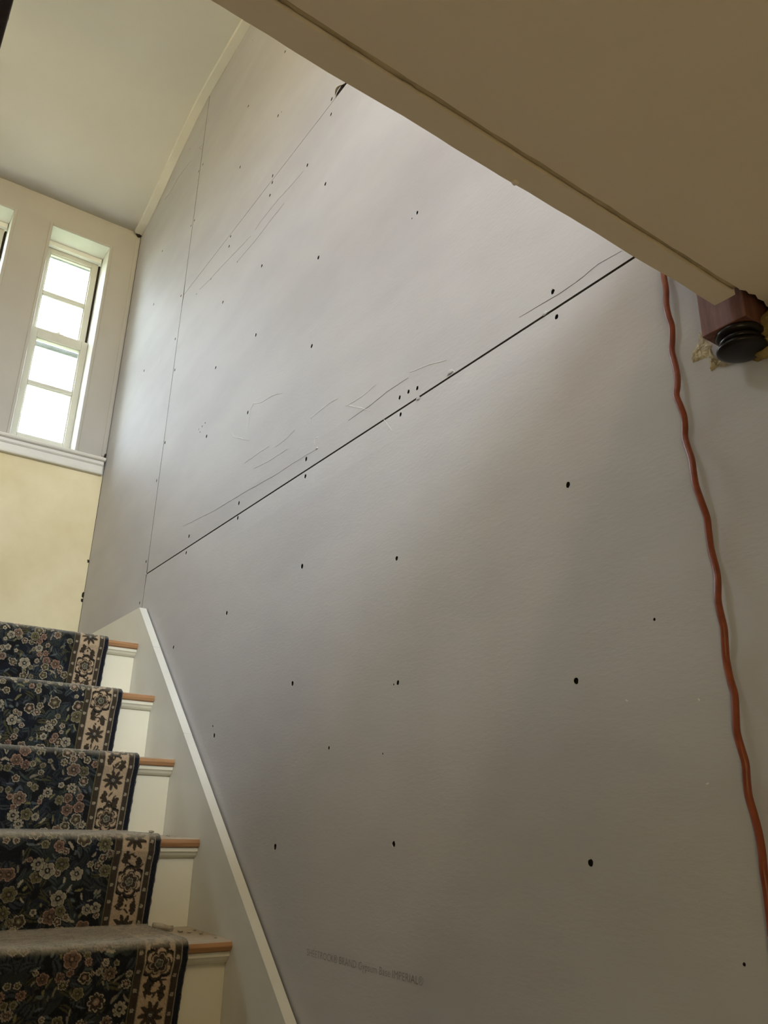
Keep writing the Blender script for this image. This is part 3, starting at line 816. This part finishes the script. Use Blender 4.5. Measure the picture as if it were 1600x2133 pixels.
# ceiling slab: ragged where it meets the newel
edge = [(x, hy(x) - HT - 0.0055 + rng.normal(0, 0.0004)) for x in np.linspace(-0.905, -0.086, 40)]
edge += [(-0.082, -2.419), (-0.074, -2.4225), (-0.066, -2.421), (-0.058, -2.4245), (-0.048, -2.4215), (-0.038, -2.423), (-0.026, -2.419), (-0.014, -2.420), (-0.0015, -2.416)]
poly = edge + [(-0.0015, BACKY), (XL, BACKY), (XL, -2.42), (-0.93, -2.42)]
bm = bmesh.new()
lo = [bm.verts.new((x, y, LC + S)) for x, y in poly]; hi = [bm.verts.new((x, y, LC + 0.012 + S)) for x, y in poly]
f1 = bm.faces.new(lo[::-1]); f2 = bm.faces.new(hi)
for i in range(len(poly)): bm.faces.new([lo[i], lo[(i + 1) % len(poly)], hi[(i + 1) % len(poly)], hi[i]])
bmesh.ops.triangulate(bm, faces=[f1, f2])
add_box(bm, XL, -0.9455, -2.42, -0.70, LC, LC + 0.012)
o = bm_obj('ceiling', bm, M['low_ceiling']); structure(o, 'low cream ceiling of the hall in front of the stair opening')
# upper hall floor over it
bm = bmesh.new(); add_box(bm, XL, -0.0015, BACKY, -2.47, LC + 0.013, 0.085); add_box(bm, XL, -0.0015, -2.47, -2.425, LC + 0.10, 0.085)
add_box(bm, XL, -0.9455, -2.425, -0.70, LC + 0.013, 0.085)
o = bm_obj('floor', bm, M['floor']); structure(o, 'oak floor of the upper hall')

# ------------------------------------------------------------------ newel end poking through the ceiling corner
nx0, nx1, ny0, ny1, nzb = -0.0630, -0.0010, -2.4115, -2.3500, -0.2400
newel = empty('newel_post', (nx0 + nx1) / 2, (ny0 + ny1) / 2, -0.27)
tag(newel, 'mahogany newel post end with a dark turned drop finial poking below the ceiling corner', 'newel post')
box('post_block', nx0, nx1, ny0, ny1, nzb, 1.0, M['mahogany'], newel, 0.0012)
ncx, ncy = -0.034, -2.384
lathe('finial_collar', [(0.020, nzb - 0.0003), (0.0285, nzb - 0.001), (0.0295, nzb - 0.004), (0.0275, nzb - 0.008), (0.021, nzb - 0.0095)], ncx, ncy, M['bronze'], newel)
lathe('finial_ring', [(0.019, nzb - 0.009), (0.024, nzb - 0.0105), (0.0255, nzb - 0.0135), (0.024, nzb - 0.0165), (0.017, nzb - 0.018)], ncx, ncy, M['bronze'], newel)
lathe('finial_button', [(0.016, nzb - 0.0175), (0.028, nzb - 0.021), (0.0305, nzb - 0.0235), (0.0295, nzb - 0.0262), (0.024, nzb - 0.0285), (0.012, nzb - 0.0298), (0.004, nzb - 0.0302)], ncx, ncy, M['bronze'], newel)
# plaster torn from the wall round it
def patch(name, px, mat, thick, seed, parent=wall_right, x=0.0):
    r_ = random.Random(seed)
    P = [wall_yz(u, v) for u, v in px]; cy = sum(p[0] for p in P) / len(P); cz = sum(p[1] for p in P) / len(P)
    R = []
    for i in range(len(P)):
        a = P[i]; b2 = P[(i + 1) % len(P)]
        for k in range(4):
            t = k / 4; R.append((a[0] + (b2[0] - a[0]) * t + r_.gauss(0, 0.0009), a[1] + (b2[1] - a[1]) * t + r_.gauss(0, 0.0009)))
    vs = []; fs = []; n = len(R); rings = 4
    for k in range(rings + 1):
        q = 1 - k / (rings + 0.6)
        for (y, z) in R:
            h = 0 if k == 0 else thick * (0.55 + 0.45 * r_.random()) * (1 if k > 1 else 0.8)
            vs.append((x + 0.0005 - h, cy + (y - cy) * q, cz + (z - cz) * q + S))
    for k in range(rings):
        for i in range(n): fs.append([k * n + i, k * n + (i + 1) % n, (k + 1) * n + (i + 1) % n, (k + 1) * n + i])
    fs.append([rings * n + i for i in range(n)])
    return mesh_obj(name, vs, fs, mat, parent)
patch('torn_plaster', [(1459, 690), (1472, 700), (1484, 718), (1480, 735), (1468, 748), (1456, 752), (1441, 757), (1443, 735), (1452, 722), (1459, 712)], M['rough_plaster'], 0.006, 3)
patch('torn_plaster', [(1478, 722), (1492, 742), (1510, 755), (1498, 762), (1484, 772), (1479, 750)], M['rough_plaster'], 0.008, 4)
patch('torn_plaster', [(1492, 762), (1512, 748), (1540, 744), (1562, 732), (1580, 724), (1578, 732), (1548, 748), (1520, 760), (1500, 766)], M['rough_plaster'], 0.010, 6)
lump('loose_plaster', (-0.014, -2.428, -0.236 + S), (0.020, 0.026, 0.022), M['old_plaster'], wall_right, 9, sub=3, amp=0.35, flat=0.0)
lump('loose_plaster', (-0.010, -2.40, -0.262 + S), (0.012, 0.018, 0.012), M['old_plaster'], wall_right, 12, sub=3, amp=0.4, flat=0.0)

# ------------------------------------------------------------------ orange extension cord hanging down the wall
cp = [(1382,566),(1387.5,602),(1388,633),(1393,659),(1399.6,679),(1400.5,707),(1399.6,732),(1406.7,760),(1411,784),(1411,806),(1409,824.5),(1417.5,846),(1425,868),(1427,889.5),(1427,911),(1433,933),
 (1441,957.5),(1445,985),(1450,1013),(1462,1047),(1472.6,1078),(1476,1106),(1481,1143),(1492,1187),(1495.5,1215),(1495.5,1249),(1500.7,1277),(1508,1308.5),(1510.4,1343),(1513,1374),(1521.5,1416),
 (1530,1447),(1532.6,1485.6),(1534.7,1524),(1544,1558.5),(1553,1590),(1555.6,1624.4),(1560,1659),(1570,1694),(1580.6,1735.6),(1587.5,1777),(1591,1815),(1598.6,1864)]
pts = []
for i, (u, v) in enumerate(cp):
    p = on_plane(u, v, 0, -0.012 - 0.004 * math.sin(i * 0.8)); pts.append(p)
p0 = pts[0]; pe = pts[-1]
pre = [(p0[0] + 0.003 * math.sin(k), p0[1] - 0.004 * math.sin(k * 1.3), p0[2] + 0.07 * k) for k in range(12, 0, -1)]
post = [(pe[0] - 0.033 * t, pe[1] - 0.05 * t + 0.006 * math.sin(9 * t), pe[2] + (S - 2.05 - pe[2]) * t) for t in np.linspace(0.06, 1, 16)]
post += [(-0.050, -2.362, S - 2.20), (-0.053, -2.385, S - 2.255), (-0.056, -2.42, S - 2.268), (-0.06, -2.462, S - 2.270), (-0.062, -2.482, S - 2.31), (-0.064, -2.49, S - 2.40), (-0.068, -2.51, S - 2.458), (-0.08, -2.58, S - 2.4695), (-0.10, -2.75, S - 2.4695), (-0.16, -2.95, S - 2.4695)]
ctrl = np.array([*pre, *[tuple(p) for p in pts], *post])
fine = []
for i in range(len(ctrl) - 1):       # Catmull-Rom
    a = ctrl[max(i - 1, 0)]; b2 = ctrl[i]; c2 = ctrl[i + 1]; d = ctrl[min(i + 2, len(ctrl) - 1)]
    for t in (0, .25, .5, .75):
        fine.append(0.5 * (2 * b2 + (c2 - a) * t + (2 * a - 5 * b2 + 4 * c2 - d) * t * t + (3 * b2 - a - 3 * c2 + d) * t ** 3))
fine.append(ctrl[-1])
cord = tube('extension_cord', fine, 0.0044, M['cord'], None, 12)
tag(cord, 'wavy orange extension cord hanging down the grey plasterboard wall', 'cord')

# ------------------------------------------------------------------ rest of the shell, outside the picture
o = box('floor', XL, -0.0005, BACKY, FARY, -S - 0.1, -S - 0.0005, M['floor']); structure(o, 'oak floor of the lower hall')
o = box('wall_left', -0.945, -0.9165, -2.40, 0.02, -S, 0.085, M['wall_plain']); structure(o, 'wall closing the far side of the stair flight')
bm = bmesh.new(); w0, w1 = BACKY - 0.15, FARY + 0.24
add_box(bm, XL - 0.15, XL, w0, w1, -S - 0.1, LHZ0); add_box(bm, XL - 0.15, XL, w0, LHY0, LHZ0, LHZ1); add_box(bm, XL - 0.15, XL, LHY1, w1, LHZ0, LHZ1)
add_box(bm, XL - 0.15, XL, w0, w1, LHZ1, OWZ0); add_box(bm, XL - 0.15, XL, w0, w1, OWZ1, 2.62)
add_box(bm, XL - 0.15, XL, w0, OWY0, OWZ0, OWZ1); add_box(bm, XL - 0.15, XL, OWY1, w1, OWZ0, OWZ1)
o = bm_obj('wall_outer', bm, M['wall_plain']); structure(o, 'outer hall wall with unseen openings added for fill light')
bm = bmesh.new()
def wall_with(bm, zlo, zhi, ox0, ox1, oz0, oz1):
    y0, y1 = BACKY - 0.15, BACKY - 0.0005
    add_box(bm, XL, 0.0125, y0, y1, zlo, oz0); add_box(bm, XL, 0.0125, y0, y1, oz1, zhi)
    add_box(bm, XL, ox0, y0, y1, oz0, oz1); add_box(bm, ox1, 0.0125, y0, y1, oz0, oz1)
add_box(bm, XL, 0.0125, BACKY - 0.15, BACKY - 0.0005, -S - 0.1, LC); wall_with(bm, LC, 2.62, UHX0, UHX1, UHZ0, UHZ1)
o = bm_obj('wall_back', bm, M['wall_plain']); structure(o, 'back wall of the halls with an unseen opening added for fill light')

# dark balustrade beside the stair opening in the upper hall
bal = empty('balustrade', -0.889, -1.8, 0.085)
tag(bal, 'dark brown wooden balustrade at the edge of the upper hall', 'balustrade')
for k in range(10):
    yb = -2.32 + 0.118 * k
    lathe('baluster', [(0.0085, 0.92), (0.0085, 0.80), (0.011, 0.76), (0.008, 0.72), (0.0105, 0.45), (0.008, 0.27), (0.011, 0.24), (0.0085, 0.22), (0.0085, 0.1055)], -0.889, yb, M['dark_wood'], bal, 12)
extrude = [(-2.37, 0.92), (-1.22, 0.92), (-1.22, 0.965), (-2.37, 0.965)]
extrude_x('handrail', extrude, -0.918, -0.884, M['dark_wood'], bal)
box('base_rail', -0.93, -0.88, -2.37, -1.22, 0.0853, 0.105, M['dark_wood'], bal, 0.002)

# ------------------------------------------------------------------ unseen plane added to block ground light at the stair windows
o = mesh_obj('ground', [(-60, FARY + 0.4, -0.4), (60, FARY + 0.4, -0.4), (60, 90, -0.4), (-60, 90, -0.4)], [[0, 1, 2, 3]], M['added_lawn']); structure(o, 'unseen ground plane added to cut light from below the stair windows')

# ------------------------------------------------------------------ unseen glowing fixture added in the upper hall as warm fill
fill_lamp = empty('added_fill_lamp', -1.1, -3.7, 2.0)
tag(fill_lamp, 'unseen glowing ball added in the upper hall for warm fill light', 'fill_lamp')
lathe('ceiling_rose', [(0.07, 2.359), (0.07, 2.345), (0.05, 2.335), (0.015, 2.33)], -1.1, -3.7, M['trim_paint'], fill_lamp, 24)
tube('stem', [(-1.1, -3.7, S + 2.33), (-1.1, -3.7, S + 2.17)], 0.008, M['dark_wood'], fill_lamp)
mt, nt, b = new_mat('fill_lamp_glow'); b.inputs['Base Color'].default_value = (0.9, 0.85, 0.75, 1)
b.inputs['Emission Color'].default_value = (1.0, 0.80, 0.50, 1); b.inputs['Emission Strength'].default_value = FILL_LAMP
lathe('fill_globe', [(0.1 * math.sin(t), 2.07 + 0.1 * math.cos(t)) for t in np.linspace(0.15, math.pi - 0.02, 16)], -1.1, -3.7, mt, fill_lamp, 24)
